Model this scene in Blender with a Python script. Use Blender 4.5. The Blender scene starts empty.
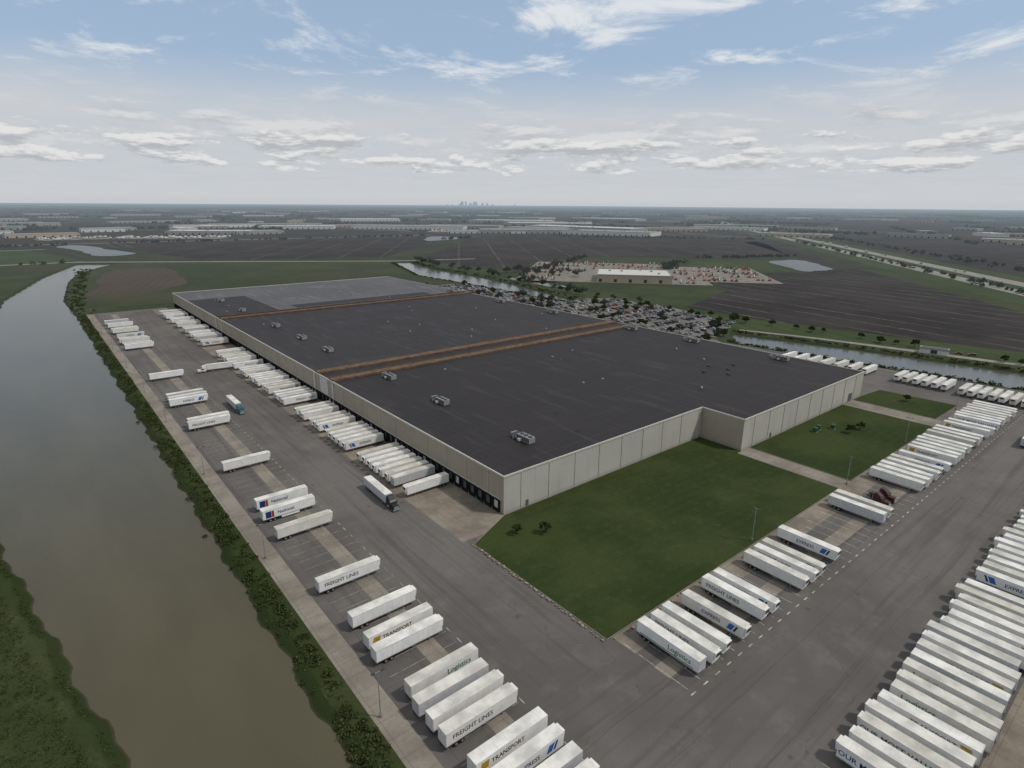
import bpy, math, random
import numpy as np
from mathutils import Matrix, Vector
R=random.Random(7); NR=np.random.RandomState(5)
sc=bpy.context.scene
COL=sc.collection

# ------------------------------------------------------------ materials
class NT:
    def __init__(s,tree): s.t=tree; s.n=tree.nodes; s.l=tree.links
    def add(s,typ,ins=None,**kw):
        n=s.n.new(typ)
        for k,v in kw.items(): setattr(n,k,v)
        for k,v in (ins or {}).items():
            if isinstance(v,bpy.types.NodeSocket): s.l.new(v,n.inputs[k])
            else: n.inputs[k].default_value=v
        return n
    def math(s,op,a,b=0.0,c=None,clamp=False):
        n=s.n.new('ShaderNodeMath'); n.operation=op; n.use_clamp=clamp
        for i,v in enumerate([a,b]+([c] if c is not None else [])):
            if isinstance(v,bpy.types.NodeSocket): s.l.new(v,n.inputs[i])
            else: n.inputs[i].default_value=v
        return n.outputs[0]
    def ss(s,v,a,b,lo=0.,hi=1.):
        n=s.n.new('ShaderNodeMapRange'); n.interpolation_type='SMOOTHSTEP'
        s.l.new(v,n.inputs[0])
        for i,x in enumerate((a,b,lo,hi)): n.inputs[i+1].default_value=x
        return n.outputs[0]
    def mix(s,f,a,b,bt='MIX'):
        n=s.n.new('ShaderNodeMix'); n.data_type='RGBA'; n.blend_type=bt
        for i,v in ((0,f),(6,a),(7,b)):
            if isinstance(v,bpy.types.NodeSocket): s.l.new(v,n.inputs[i])
            else: n.inputs[i].default_value=(v if i==0 else (*v,1) if len(v)==3 else v)
        return n.outputs[2]
    def noise(s,vec,scale,detail=4,rough=.55,dist=0.):
        n=s.add('ShaderNodeTexNoise',{'Vector':vec,'Scale':scale,'Detail':detail,'Roughness':rough,'Distortion':dist}); return n.outputs[0]
    def mapping(s,vec,scale=(1,1,1),rot=(0,0,0),loc=(0,0,0)):
        return s.add('ShaderNodeMapping',{'Vector':vec,'Scale':scale,'Rotation':rot,'Location':loc}).outputs[0]
def newmat(name,rough=.8,spec=.3,metal=0.):
    m=bpy.data.materials.new(name); m.use_nodes=True
    t=NT(m.node_tree); t.n.clear()
    p=t.add('ShaderNodeBsdfPrincipled'); o=t.add('ShaderNodeOutputMaterial')
    t.l.new(p.outputs[0],o.inputs[0])
    p.inputs['Roughness'].default_value=rough; p.inputs['Specular IOR Level'].default_value=spec; p.inputs['Metallic'].default_value=metal
    t.p=p; t.pos=t.add('ShaderNodeNewGeometry').outputs['Position']
    return m,t
def setc(t,c): 
    if isinstance(c,bpy.types.NodeSocket): t.l.new(c,t.p.inputs['Base Color'])
    else: t.p.inputs['Base Color'].default_value=(*c,1)
def bump(t,h,strength=.4,dist=.1):
    b=t.add('ShaderNodeBump',{'Height':h,'Strength':strength,'Distance':dist}); t.l.new(b.outputs[0],t.p.inputs['Normal'])
def simple(name,c,rough=.7,spec=.3,metal=0.,var=.18,scale=1.3,tint=None):
    m,t=newmat(name,rough,spec,metal)
    n=t.noise(t.pos,scale,3,.6)
    f=t.ss(n,.3,.7)
    d=tuple(x*(1-var) for x in c); u=tuple(min(1,x*(1+var*.5)) for x in c)
    col=t.mix(f,d,u)
    if tint:
        rnd=t.add('ShaderNodeObjectInfo').outputs['Random']
        col=t.mix(t.math('MULTIPLY',rnd,rnd),col,t.mix(1.,col,tint,'MULTIPLY'))
    setc(t,col); return m

def m_asphalt():
    m,t=newmat('asphalt',.85,.25)
    big=t.noise(t.pos,.018,5,.6,.6); mid=t.noise(t.pos,.12,5,.6); fine=t.noise(t.pos,2.2,3,.7)
    st=t.noise(t.mapping(t.pos,(.35,.012,1)),1.,4,.6); st2=t.noise(t.mapping(t.pos,(.012,.35,1)),1.,4,.6)
    c=t.mix(t.ss(big,.35,.65),(.100,.091,.086),(.146,.134,.125))
    c=t.mix(t.math('MULTIPLY',t.ss(mid,.5,.72),.5),c,(.172,.159,.145))
    sep=t.add('ShaderNodeSeparateXYZ',{0:t.pos})
    south=t.ss(sep.outputs[1],60,75)
    g=t.add('ShaderNodeMix',{0:south,2:st2,3:st}).outputs[0]
    c=t.mix(t.math('MULTIPLY',t.ss(g,.48,.68),.6),c,(.070,.066,.063))
    c=t.mix(t.math('MULTIPLY',t.ss(fine,.4,.7),.22),c,(.09,.085,.08))
    for i,w in ((0,3.7),(1,3.7)):
        fr=t.math('FRACT',t.math('DIVIDE',t.math('ADD',sep.outputs[i],t.math('MULTIPLY',mid,1.5)),w*3)); k=south if i==0 else t.math('SUBTRACT',1.,south)
        c=t.mix(t.math('MULTIPLY',t.math('MULTIPLY',t.math('LESS_THAN',fr,.014),k),.5),c,(.06,.057,.056))
    v=t.add('ShaderNodeTexVoronoi',{'Vector':t.mapping(t.add('ShaderNodeVectorMath',{0:t.pos,1:t.add('ShaderNodeTexNoise',{'Vector':t.pos,'Scale':.3}).outputs[1]}).outputs[0],(.04,.07,1)),'Scale':1.},feature='DISTANCE_TO_EDGE').outputs[0]
    c=t.mix(t.math('MULTIPLY',t.ss(v,.002,.008,.4,0.),t.ss(mid,.45,.55)),c,(.05,.05,.052))
    v2=t.add('ShaderNodeTexVoronoi',{'Vector':t.pos,'Scale':.11}).outputs[0]
    c=t.mix(t.ss(v2,.03,.10,.5,0.),c,(.045,.043,.041))
    setc(t,c); bump(t,fine,.3,.02); return m
def m_concrete(name='concrete',a=(.25,.225,.19),b=(.17,.15,.13),joint=4.6):
    m,t=newmat(name,.85,.2)
    big=t.noise(t.pos,.09,5,.65); fine=t.noise(t.pos,1.5,4,.7)
    c=t.mix(t.ss(big,.35,.65),b,a); c=t.mix(t.math('MULTIPLY',t.ss(fine,.45,.75),.35),c,(.11,.1,.09))
    sep=t.add('ShaderNodeSeparateXYZ',{0:t.pos})
    for i in (0,1):
        fr=t.math('FRACT',t.math('DIVIDE',sep.outputs[i],joint)); c=t.mix(t.math('MULTIPLY',t.math('LESS_THAN',fr,.03),.5),c,(.09,.085,.075))
    setc(t,c); return m
def m_lawn():
    m,t=newmat('lawn_grass',.95,.1)
    big=t.noise(t.pos,.035,5,.6); mid=t.noise(t.pos,.35,5,.65); fine=t.noise(t.pos,3.,4,.75)
    mow=t.math('SINE',t.math('MULTIPLY',t.add('ShaderNodeSeparateXYZ',{0:t.mapping(t.pos,rot=(0,0,.04))}).outputs[1],1.9))
    c=t.mix(t.ss(big,.38,.62),(.028,.043,.012),(.048,.064,.020))
    c=t.mix(t.math('MULTIPLY',t.ss(mid,.5,.75),.6),c,(.070,.077,.032))
    c=t.mix(t.ss(mow,-.6,.6,0.,.12),c,(.056,.070,.026))
    c=t.mix(t.ss(fine,.35,.7,0.,.55),c,(.018,.028,.009))
    setc(t,c); bump(t,fine,.6,.15); return m
def m_ground():
    m,t=newmat('ground_soil_and_grass',.95,.08)
    sep=t.add('ShaderNodeSeparateXYZ',{0:t.pos})
    flat=t.add('ShaderNodeCombineXYZ',{0:sep.outputs[0],1:sep.outputs[1]}).outputs[0]
    dist=t.add('ShaderNodeVectorMath',{0:flat},operation='LENGTH').outputs[1]
    far=t.ss(dist,900,1700)
    n1=t.noise(flat,.012,5,.6); n2=t.noise(flat,.15,5,.65); n3=t.noise(flat,1.6,4,.7)
    near=t.mix(t.ss(n1,.4,.64),(.031,.045,.014),(.052,.063,.025))
    near=t.mix(t.ss(n2,.5,.72,0,.6),near,(.075,.077,.035))
    near=t.mix(t.ss(n3,.4,.7,0,.55),near,(.02,.030,.01))
    wv=t.add('ShaderNodeVectorMath',{0:flat,1:t.add('ShaderNodeVectorMath',{0:t.add('ShaderNodeTexNoise',{'Vector':flat,'Scale':.0006}).outputs[1],'Scale':900.},operation='SCALE').outputs[0]}).outputs[0]
    vor=t.add('ShaderNodeTexVoronoi',{'Vector':t.mapping(wv,(.0015,.0009,1),(0,0,.35)),'Scale':1.},distance='CHEBYCHEV')
    cr=t.add('ShaderNodeValToRGB',{0:t.add('ShaderNodeSeparateColor',{0:vor.outputs[1]}).outputs[0]})
    r=cr.color_ramp; r.interpolation='CONSTANT'
    cols=[(0,(.036,.029,.025)),(.22,(.024,.027,.016)),(.36,(.050,.040,.033)),(.5,(.034,.040,.021)),(.6,(.028,.023,.021)),(.78,(.044,.035,.030)),(.93,(.085,.072,.058))]
    for i,(p,c) in enumerate(cols):
        e=r.elements[i] if i<2 else r.elements.new(p); e.position=p; e.color=(*c,1)
    patch=t.mix(t.ss(t.noise(flat,.004,5,.65),.52,.62,0,.7),cr.outputs[0],(.018,.025,.015))
    patch=t.mix(t.ss(t.noise(t.mapping(flat,(.003,.0007,1),(0,0,.7)),1.,5,.7),.58,.62,0,.6),patch,(.13,.12,.10))
    c=t.mix(far,near,patch)
    c=t.mix(t.ss(sep.outputs[2],-.35,-.05,.75,0),c,(.022,.033,.011))
    c=t.mix(t.ss(sep.outputs[2],-1.6,-1.15,.9,0),c,(.06,.05,.035))
    setc(t,c); bump(t,n3,.5,.2); return m
def m_field(name,a,b,ang=0.,sp=8.,line=None,lsp=45.):
    m,t=newmat(name,.95,.08)
    q=t.mapping(t.pos,rot=(0,0,ang)); sep=t.add('ShaderNodeSeparateXYZ',{0:q})
    n1=t.noise(t.pos,.008,5,.6); n2=t.noise(t.pos,.09,5,.65)
    c=t.mix(t.ss(n1,.40,.62),a,b)
    rows=t.math('SINE',t.math('MULTIPLY',sep.outputs[0],6.283/sp))
    c=t.mix(t.ss(rows,-1,1,0,.28),c,tuple(x*.6 for x in a))
    c=t.mix(t.ss(n2,.5,.75,0,.4),c,tuple(x*1.5 for x in b))
    if line:
        w=t.math('ADD',sep.outputs[0],t.math('MULTIPLY',n2,8.))
        fr=t.math('FRACT',t.math('DIVIDE',w,lsp)); c=t.mix(t.math('MULTIPLY',t.math('LESS_THAN',fr,.055),t.ss(t.noise(t.pos,.02,4),.4,.6,.25,1.)),c,line)
    setc(t,c); return m
def m_water(name,base,rough=.12,bs=.25):
    m,t=newmat(name,rough,.4); t.p.inputs['IOR'].default_value=1.33
    n=t.noise(t.mapping(t.pos,(1,.3,1)),.03,4,.6); setc(t,t.mix(t.ss(n,.35,.65),base,tuple(x*1.22 for x in base)))
    w=t.noise(t.mapping(t.pos,(1,.45,1),(0,0,.5)),1.1,4,.65,.4); w2=t.noise(t.pos,.06,3,.5)
    bump(t,t.math('ADD',w,t.math('MULTIPLY',w2,1.5)),bs,.12); return m
def m_roof(name,a,b,seam):
    m,t=newmat(name,.68,.22)
    sep=t.add('ShaderNodeSeparateXYZ',{0:t.pos})
    n1=t.noise(t.pos,.022,6,.62,.5); n2=t.noise(t.mapping(t.pos,(.25,.03,1)),1.,5,.65); n3=t.noise(t.pos,.9,4,.7)
    c=t.mix(t.ss(n1,.38,.64),a,b)
    c=t.mix(t.ss(n2,.52,.7,0,.5),c,tuple(x*1.8 for x in b))
    c=t.mix(t.ss(n3,.45,.75,0,.3),c,tuple(x*.5 for x in a))
    fr=t.math('FRACT',t.math('DIVIDE',sep.outputs[0],3.05)); c=t.mix(t.math('MULTIPLY',t.math('LESS_THAN',fr,.05),.35),c,seam)
    fr=t.math('FRACT',t.math('DIVIDE',t.math('ADD',sep.outputs[1],t.math('MULTIPLY',t.noise(t.pos,.05,1),3.)),15.2)); c=t.mix(t.math('MULTIPLY',t.math('LESS_THAN',fr,.022),.4),c,seam)
    v=t.add('ShaderNodeTexVoronoi',{'Vector':t.pos,'Scale':.05}).outputs[0]
    c=t.mix(t.ss(v,.02,.09,.5,0),c,tuple(x*.45 for x in a))
    setc(t,c); t.l.new(t.ss(n1,.3,.7,.6,.85),t.p.inputs['Roughness']); return m
def m_wall(name,c0,rib=.9,axis=1,dirt=.25):
    m,t=newmat(name,.65,.3)
    sep=t.add('ShaderNodeSeparateXYZ',{0:t.pos})
    fr=t.math('FRACT',t.math('DIVIDE',sep.outputs[axis],rib))
    pan=t.math('FRACT',t.math('DIVIDE',sep.outputs[axis],6.1))
    sc_=(1,.25,.04) if axis==1 else (.25,1,.04)
    st=t.noise(t.mapping(t.pos,sc_),1.,5,.6); n=t.noise(t.pos,.05,4,.6)
    c=t.mix(t.ss(n,.35,.65,0,1),tuple(x*.9 for x in c0),c0)
    c=t.mix(t.math('MULTIPLY',t.math('LESS_THAN',fr,.3),.3),c,tuple(x*.72 for x in c0))
    c=t.mix(t.math('MULTIPLY',t.math('LESS_THAN',pan,.02),.5),c,tuple(x*.55 for x in c0))
    c=t.mix(t.ss(st,.5,.75,0,dirt),c,tuple(x*.5 for x in c0))
    c=t.mix(t.ss(sep.outputs[2],0.,1.6,.35,0),c,(.12,.1,.08))
    setc(t,c); return m
def m_foliage(name,a,b,c3):
    m,t=newmat(name,.9,.12)
    g=t.add('ShaderNodeNewGeometry').outputs['Random Per Island']
    n=t.noise(t.pos,.25,3,.6)
    c=t.mix(t.ss(n,.35,.65),a,b); c=t.mix(t.math('MULTIPLY',g,.6),c,c3)
    setc(t,c); return m

M={}
M['asph']=m_asphalt(); M['conc']=m_concrete('concrete',(.27,.24,.20),(.18,.16,.135)); M['concL']=m_concrete('concrete_road',(.29,.27,.24),(.21,.195,.175),12.)
M['apron']=m_concrete('dock_apron_concrete',(.26,.222,.178),(.16,.137,.112),4.1)
M['lawn']=m_lawn(); M['ground']=m_ground()
M['water']=m_water('canal_water',(.078,.070,.044),.20,.4); M['water2']=m_water('pond_water',(.075,.075,.062),.14,.35); M['water3']=m_water('plain_water',(.06,.062,.055),.3,.6)
M['roofA']=m_roof('roof_membrane',(.025,.0215,.0225),(.036,.032,.033),(.058,.052,.051))
M['roofB']=m_roof('roof_membrane_mid',(.029,.026,.028),(.042,.039,.041),(.07,.066,.066))
M['roofC']=m_roof('roof_membrane_grey',(.092,.090,.096),(.12,.119,.125),(.055,.055,.058))
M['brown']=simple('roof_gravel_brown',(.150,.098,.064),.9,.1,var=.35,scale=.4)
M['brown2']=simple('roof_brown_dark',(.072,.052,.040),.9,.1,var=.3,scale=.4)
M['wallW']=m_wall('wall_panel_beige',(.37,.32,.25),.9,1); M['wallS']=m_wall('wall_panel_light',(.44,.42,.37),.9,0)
M['trim']=simple('trim_metal',(.5,.48,.42),.5,.4); M['dark']=simple('dark_rubber',(.012,.012,.013),.8,.2)
M['door']=simple('dock_door_grey',(.10,.10,.095),.6,.3)
M['white']=simple('trailer_white_paint',(.78,.775,.75),.4,.4,var=.10,scale=.5,tint=(.80,.78,.72)); M['rib']=simple('trailer_side_rib',(.60,.60,.58),.5,.3,var=.1)
M['roofw']=simple('trailer_roof',(.72,.71,.67),.5,.3,var=.28,scale=.22,tint=(.74,.72,.66))
M['silver']=simple('trailer_aluminium',(.55,.56,.57),.4,.5,.2,var=.12)
M['steel']=simple('galvanised_steel',(.32,.33,.34),.5,.4,.4); M['dsteel']=simple('dark_steel',(.05,.05,.052),.6,.3)
M['navy']=simple('navy_paint',(.02,.04,.16),.4,.4); M['blue']=simple('blue_paint',(.03,.14,.42),.4,.4); M['orange']=simple('orange_paint',(.5,.12,.03),.4,.4)
M['red']=simple('red_paint',(.36,.035,.02),.4,.4); M['teal']=simple('teal_paint',(.03,.12,.14),.35,.5); M['maroon']=simple('maroon_paint',(.07,.018,.015),.4,.4); M['black']=simple('black_paint',(.02,.02,.022),.35,.5)
M['gold']=simple('ochre_paint',(.45,.28,.04),.4,.4); M['grn']=simple('livery_green',(.03,.16,.07),.4,.4)
M['glass']=simple('dark_glass',(.02,.025,.03),.45,.4); M['tyre']=simple('tyre_rubber',(.018,.018,.018),.85,.2); M['hub']=simple('wheel_hub',(.4,.4,.4),.4,.4,.5)
M['mark']=simple('road_marking_white',(.42,.42,.39),.8,.2,var=.55,scale=.8); M['marky']=simple('road_marking_faded',(.28,.27,.24),.8,.2,var=.5,scale=.6)
M['stone']=simple('stone_rock',(.30,.26,.20),.9,.2,var=.4,scale=.8)
M['leaf']=m_foliage('foliage',(.024,.038,.010),(.043,.062,.017),(.068,.085,.030)); M['leafd']=m_foliage('foliage_dark',(.018,.028,.012),(.030,.040,.018),(.042,.052,.024)); M['leafb']=m_foliage('foliage_bank',(.022,.036,.010),(.045,.060,.018),(.085,.090,.038))
M['bark']=simple('bark',(.08,.06,.045),.95,.1); M['green']=simple('green_cabinet_paint',(.03,.09,.05),.5,.3)
M['f1']=m_field('field_plough_dark',(.028,.022,.020),(.046,.036,.031),.6,10.,(.085,.07,.058),70.)
M['f3']=m_field('field_plough_lines',(.026,.0215,.020),(.042,.034,.031),.14,7.,(.14,.118,.095),30.)
M['fg']=m_field('field_grass',(.036,.046,.018),(.056,.059,.029),1.2,9.); M['fb']=m_field('field_brown_patch',(.082,.060,.045),(.06,.053,.034),.3,9.)
M['grass']=m_field('verge_grass',(.038,.057,.018),(.052,.070,.026),.3,14.)
M['carlot']=m_concrete('parking_asphalt',(.19,.18,.165),(.13,.125,.115),30.)
M['yard']=m_concrete('gravel_yard',(.25,.225,.19),(.16,.145,.125),25.)
M['tan']=m_wall('wall_tan',(.42,.33,.22),3.,0); M['wht']=simple('white_roof',(.56,.55,.52),.6,.3); M['gry']=simple('grey_wall',(.28,.27,.25),.7,.3); M['tower']=simple('tower_facade',(.36,.39,.42),.5,.3)

# painted air-light: emission mixed into far materials by distance to the site (world position)
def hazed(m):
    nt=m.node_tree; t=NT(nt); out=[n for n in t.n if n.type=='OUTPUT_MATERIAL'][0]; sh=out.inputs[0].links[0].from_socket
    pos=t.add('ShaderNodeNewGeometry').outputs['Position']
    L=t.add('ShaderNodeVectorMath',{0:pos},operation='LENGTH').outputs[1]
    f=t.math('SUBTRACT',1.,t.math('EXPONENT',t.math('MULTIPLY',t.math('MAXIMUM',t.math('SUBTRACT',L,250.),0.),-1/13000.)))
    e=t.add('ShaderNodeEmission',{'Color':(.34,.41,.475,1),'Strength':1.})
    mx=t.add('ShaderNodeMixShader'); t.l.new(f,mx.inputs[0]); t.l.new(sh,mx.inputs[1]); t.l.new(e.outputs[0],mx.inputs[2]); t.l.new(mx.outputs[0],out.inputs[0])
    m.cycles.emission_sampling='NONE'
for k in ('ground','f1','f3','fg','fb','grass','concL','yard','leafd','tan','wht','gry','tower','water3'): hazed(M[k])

# ------------------------------------------------------------ mesh builder
class MB:
    def __init__(s): s.v=[];s.f=[];s.m=[];s.mats=[]
    def mi(s,m):
        m=M[m]
        if m not in s.mats: s.mats.append(m)
        return s.mats.index(m)
    def poly(s,vs,faces,mat):
        b=len(s.v); s.v+=[tuple(p) for p in vs]
        mats=mat if isinstance(mat,list) else [mat]*len(faces)
        for f,mm in zip(faces,mats): s.f.append([b+i for i in f]); s.m.append(s.mi(mm))
    def fr(s,a,b,mat,top=None,bot=None):
        x0,x1,y0,y1,z=a; X0,X1,Y0,Y1,Z=b
        vs=[(x0,y0,z),(x1,y0,z),(x1,y1,z),(x0,y1,z),(X0,Y0,Z),(X1,Y0,Z),(X1,Y1,Z),(X0,Y1,Z)]
        s.poly(vs,[(3,2,1,0),(4,5,6,7),(0,1,5,4),(1,2,6,5),(2,3,7,6),(3,0,4,7)],[bot or mat,top or mat]+[mat]*4)
    def box(s,x0,x1,y0,y1,z0,z1,mat,top=None): s.fr((x0,x1,y0,y1,z0),(x0,x1,y0,y1,z1),mat,top)
    def prism(s,prof,y0,y1,mat):
        n=len(prof); vs=[(x,y0,z) for x,z in prof]+[(x,y1,z) for x,z in prof]
        s.poly(vs,[tuple(range(n)),tuple(range(2*n-1,n-1,-1))]+[((i+1)%n,i,n+i,n+(i+1)%n) for i in range(n)],mat)
    def cyl(s,c,r,w,axis,mat,seg=12,r2=None,cap=None):
        r2=r if r2 is None else r2; vs=[]
        for k,rr in ((-.5,r),(.5,r2)):
            for i in range(seg):
                a=2*math.pi*i/seg; p=[rr*math.cos(a),rr*math.sin(a)]
                q=[k*w,p[0],p[1]] if axis==0 else [p[0],k*w,p[1]] if axis==1 else [p[0],p[1],k*w]
                vs.append(tuple(c[j]+q[j] for j in range(3)))
        fs=[(i,(i+1)%seg,seg+(i+1)%seg,seg+i) for i in range(seg)]+[tuple(range(seg-1,-1,-1)),tuple(range(seg,2*seg))]
        s.poly(vs,fs,[mat]*seg+[cap or mat]*2)
    def mesh(s,name):
        me=bpy.data.meshes.new(name); me.from_pydata(s.v,[],s.f)
        for m in s.mats: me.materials.append(m)
        me.polygons.foreach_set('material_index',s.m); me.update(); return me
    def obj(s,name,parent=None): return mk(name,s.mesh(name),parent=parent)
def mk(name,me,loc=(0,0,0),rz=0,parent=None,scale=None):
    o=bpy.data.objects.new(name,me); COL.objects.link(o); o.location=loc; o.rotation_euler=(0,0,rz)
    if scale: o.scale=scale
    if parent: o.parent=parent
    return o
def empty(name,loc=(0,0,0),rz=0):
    o=bpy.data.objects.new(name,None); COL.objects.link(o); o.location=loc; o.rotation_euler=(0,0,rz); return o
def sheet(name,pts,z,mat):
    b=MB(); b.poly([(x,y,z) for x,y in pts],[tuple(range(len(pts)))],mat); 
    o=b.obj(name)
    if o.data.polygons[0].normal.z<0: o.data.flip_normals()
    return o
def rect(x0,x1,y0,y1): return [(x0,y0),(x1,y0),(x1,y1),(x0,y1)]
def npmesh(name,V,F,mat):
    me=bpy.data.meshes.new(name); k=F.shape[1]
    me.vertices.add(len(V)); me.vertices.foreach_set('co',V.astype(np.float32).ravel())
    me.loops.add(F.size); me.loops.foreach_set('vertex_index',F.astype(np.int32).ravel())
    me.polygons.add(len(F)); me.polygons.foreach_set('loop_start',np.arange(0,F.size,k,dtype=np.int32))
    me.update(calc_edges=True); me.materials.append(mat); return me
def smoothpoly(pts,it=2,jit=0.):
    r=random.Random(3)
    for _ in range(it):
        q=[]
        for i in range(len(pts)):
            a,b=pts[i],pts[(i+1)%len(pts)]
            q.append((a[0]*.75+b[0]*.25+r.uniform(-jit,jit),a[1]*.75+b[1]*.25+r.uniform(-jit,jit))); q.append((a[0]*.25+b[0]*.75+r.uniform(-jit,jit),a[1]*.25+b[1]*.75+r.uniform(-jit,jit)))
        pts=q
    return pts

# ------------------------------------------------------------ terrain
CW=[(33,-400),(33,600),(30,727),(45,900),(64,1010),(118,1118),(66,1148),(16,965),(-22,761),(-36,500),(-36,300),(-22,204),(-16,169),(-9,127),(-4,101),(4,60),(10,-400)]
PA=[(462,-200),(412,-200)]+[(403,52),(392,139),(381,218),(414,242),(438,150),(453,66)]
PB=[(416,425),(420,575),(415,706),(478,895),(505,885),(480,777),(477,650),(465,560),(436,430)]
PC=[(491,632),(480,520),(500,490),(520,540),(556,607)]
def sdist(P,poly):
    poly=np.array(poly,float); n=len(poly); d=np.full(len(P),1e9); ins=np.zeros(len(P),bool)
    for i in range(n):
        a=poly[i]; b=poly[(i+1)%n]; e=b-a; w=P-a
        tt=np.clip((w@e)/(e@e),0,1); q=w-tt[:,None]*e; d=np.minimum(d,np.hypot(q[:,0],q[:,1]))
        c=((a[1]<=P[:,1])!=(b[1]<=P[:,1]))
        xi=a[0]+(P[:,1]-a[1])*(e[0])/(e[1] if e[1]!=0 else 1e-9)
        ins^=(c&(P[:,0]<xi))
    return np.where(ins,d,-d)
geo=lambda a,b,n:list(np.geomspace(a,b,n))
xs=np.array([-x for x in geo(80,30000,22)[::-1]]+list(np.arange(-78,60,1.5))+list(np.arange(60,130,5))+list(np.arange(130,370,30))+list(np.arange(370,580,3))+geo(600,30000,20))
ys=np.array([-x for x in geo(60,30000,16)[::-1]]+list(np.arange(-50,60,10))+list(np.arange(60,320,3))+list(np.arange(320,1200,8))+geo(1210,30000,18))
X,Y=np.meshgrid(xs,ys); P=np.stack([X.ravel(),Y.ravel()],1)
Z=np.zeros(len(P))
for pl in (CW,PA,PB,PC):
    d=sdist(P,pl); jit=1.1*np.sin(P[:,1]*.21+P[:,0]*.1)+.8*np.sin(P[:,1]*.57+1.3)
    tt=np.clip((d+np.where(d<12,jit*.6,0))/7.5,0,1); Z=np.minimum(Z,-3.2*tt*tt*(3-2*tt))
inlot=(P[:,0]>34)&(P[:,0]<380)&(P[:,1]<640)
Z[inlot]=0
nx=len(xs); ny=len(ys)
I=(np.arange(ny-1)[:,None]*nx+np.arange(nx-1)[None]).ravel()
F=np.stack([I,I+1,I+nx+1,I+nx],1)
mk('ground',npmesh('ground',np.column_stack([P,Z]),F,M['ground']))
sheet('canal_water',rect(-60,135,-300,1160),-1.6,'water')
sheet('pond_water',rect(372,575,-180,900),-1.45,'water2')
sheet('far_pond_water',smoothpoly([(100,1270),(180,1290),(150,1440),(105,1650),(50,1605),(95,1450)],2,5),.10,'water3')
sheet('far_pond_water',smoothpoly([(1100,515),(1060,530),(1010,535),(930,450),(890,412),(940,402),(975,405),(1040,460)],2,3),.10,'water3')
sheet('far_pond_water',smoothpoly([(962,1575),(1000,1418),(840,1340),(815,1370)],2,4),.10,'water3')

# ------------------------------------------------------------ fields
sheet('north_field',[(36,650),(36,735),(68,1000),(122,1112),(470,905),(408,716),(410,620),(330,612),(320,640)],.05,'fg')
sheet('north_field_brown_patch',smoothpoly([(45,735),(75,690),(110,740),(150,800),(158,880),(170,960),(140,1030),(100,1010),(80,960),(66,850)],2,4),.09,'fb')
sheet('ploughed_field',[(190,1640),(957,1570),(880,1370),(500,975),(240,1100),(195,1290)],.05,'f1')
sheet('ploughed_field',[(525,900),(1000,1405),(1270,1313),(1650,900),(1150,560),(960,640),(830,780),(640,740),(560,640)],.05,'f1')
sheet('ploughed_field',[(520,-60),(512,70),(478,230),(486,330),(628,372),(740,520),(880,405),(990,400),(1120,520),(1500,860),(1560,860),(820,215),(700,110),(610,-60)],.05,'f3')
sheet('ploughed_field',[(1000,-60),(880,70),(1300,430),(1900,900),(2600,800),(2300,200),(1500,-60)],.05,'f1')
sheet('ploughed_field',[(1000,1700),(1260,2300),(2100,1900),(2300,1500),(1900,1250),(1500,1900)],.05,'f1')
sheet('ploughed_field',[(2600,900),(3300,2000),(5200,1900),(4800,500),(3000,300)],.05,'f1')
sheet('ploughed_field',[(300,2250),(900,3100),(1300,2900),(1000,2300),(800,2000)],.05,'f1')
sheet('grass_field',[(640,385),(760,520),(890,605),(960,560),(1020,560),(900,430),(890,418),(760,500)],.10,'grass')
sheet('grass_field',[(-400,1180),(50,1180),(75,1240),(20,1500),(-400,1500)],.05,'grass')
sheet('grass_field',[(-300,960),(5,960),(50,1120),(60,1165),(-300,1160)],.05,'fg')
sheet('farm_road',[(-400,1165),(64,1168),(480,905),(620,860),(625,868),(485,915),(70,1180),(-400,1177)],.14,'concL')
sheet('farm_road',[(-400,1515),(40,1510),(46,1522),(-400,1530)],.14,'concL')
sheet('farm_road',[(470,-60),(466,60),(452,130),(440,190),(424,238),(428,240),(445,192),(459,132),(473,62),(478,-60)],.16,'concL')
sheet('farm_road',[(1000,1600),(190,1668),(-300,1700),(-300,1712),(190,1680),(1000,1612)],.14,'concL')
sheet('verge_grass',[(478,-60),(473,66),(459,136),(428,244),(470,300),(512,70),(520,-60)],.08,'grass')
hwa=np.array([640,-20.]); hwb=np.array([3300,2130.]); e_=(hwb-hwa)/np.linalg.norm(hwb-hwa); n_=np.array([e_[1],-e_[0]])
for off,w in ((0,26),(48,26)):
    p=hwa+n_*off; q=hwb+n_*off
    sheet('highway_road',[tuple(p),tuple(p+n_*w),tuple(q+n_*w),tuple(q)],.16,'concL')
sheet('highway_verge_grass',[tuple(hwa-n_*40),tuple(hwa+n_*110),tuple(hwb+n_*110),tuple(hwb-n_*40)],.08,'grass')

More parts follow.
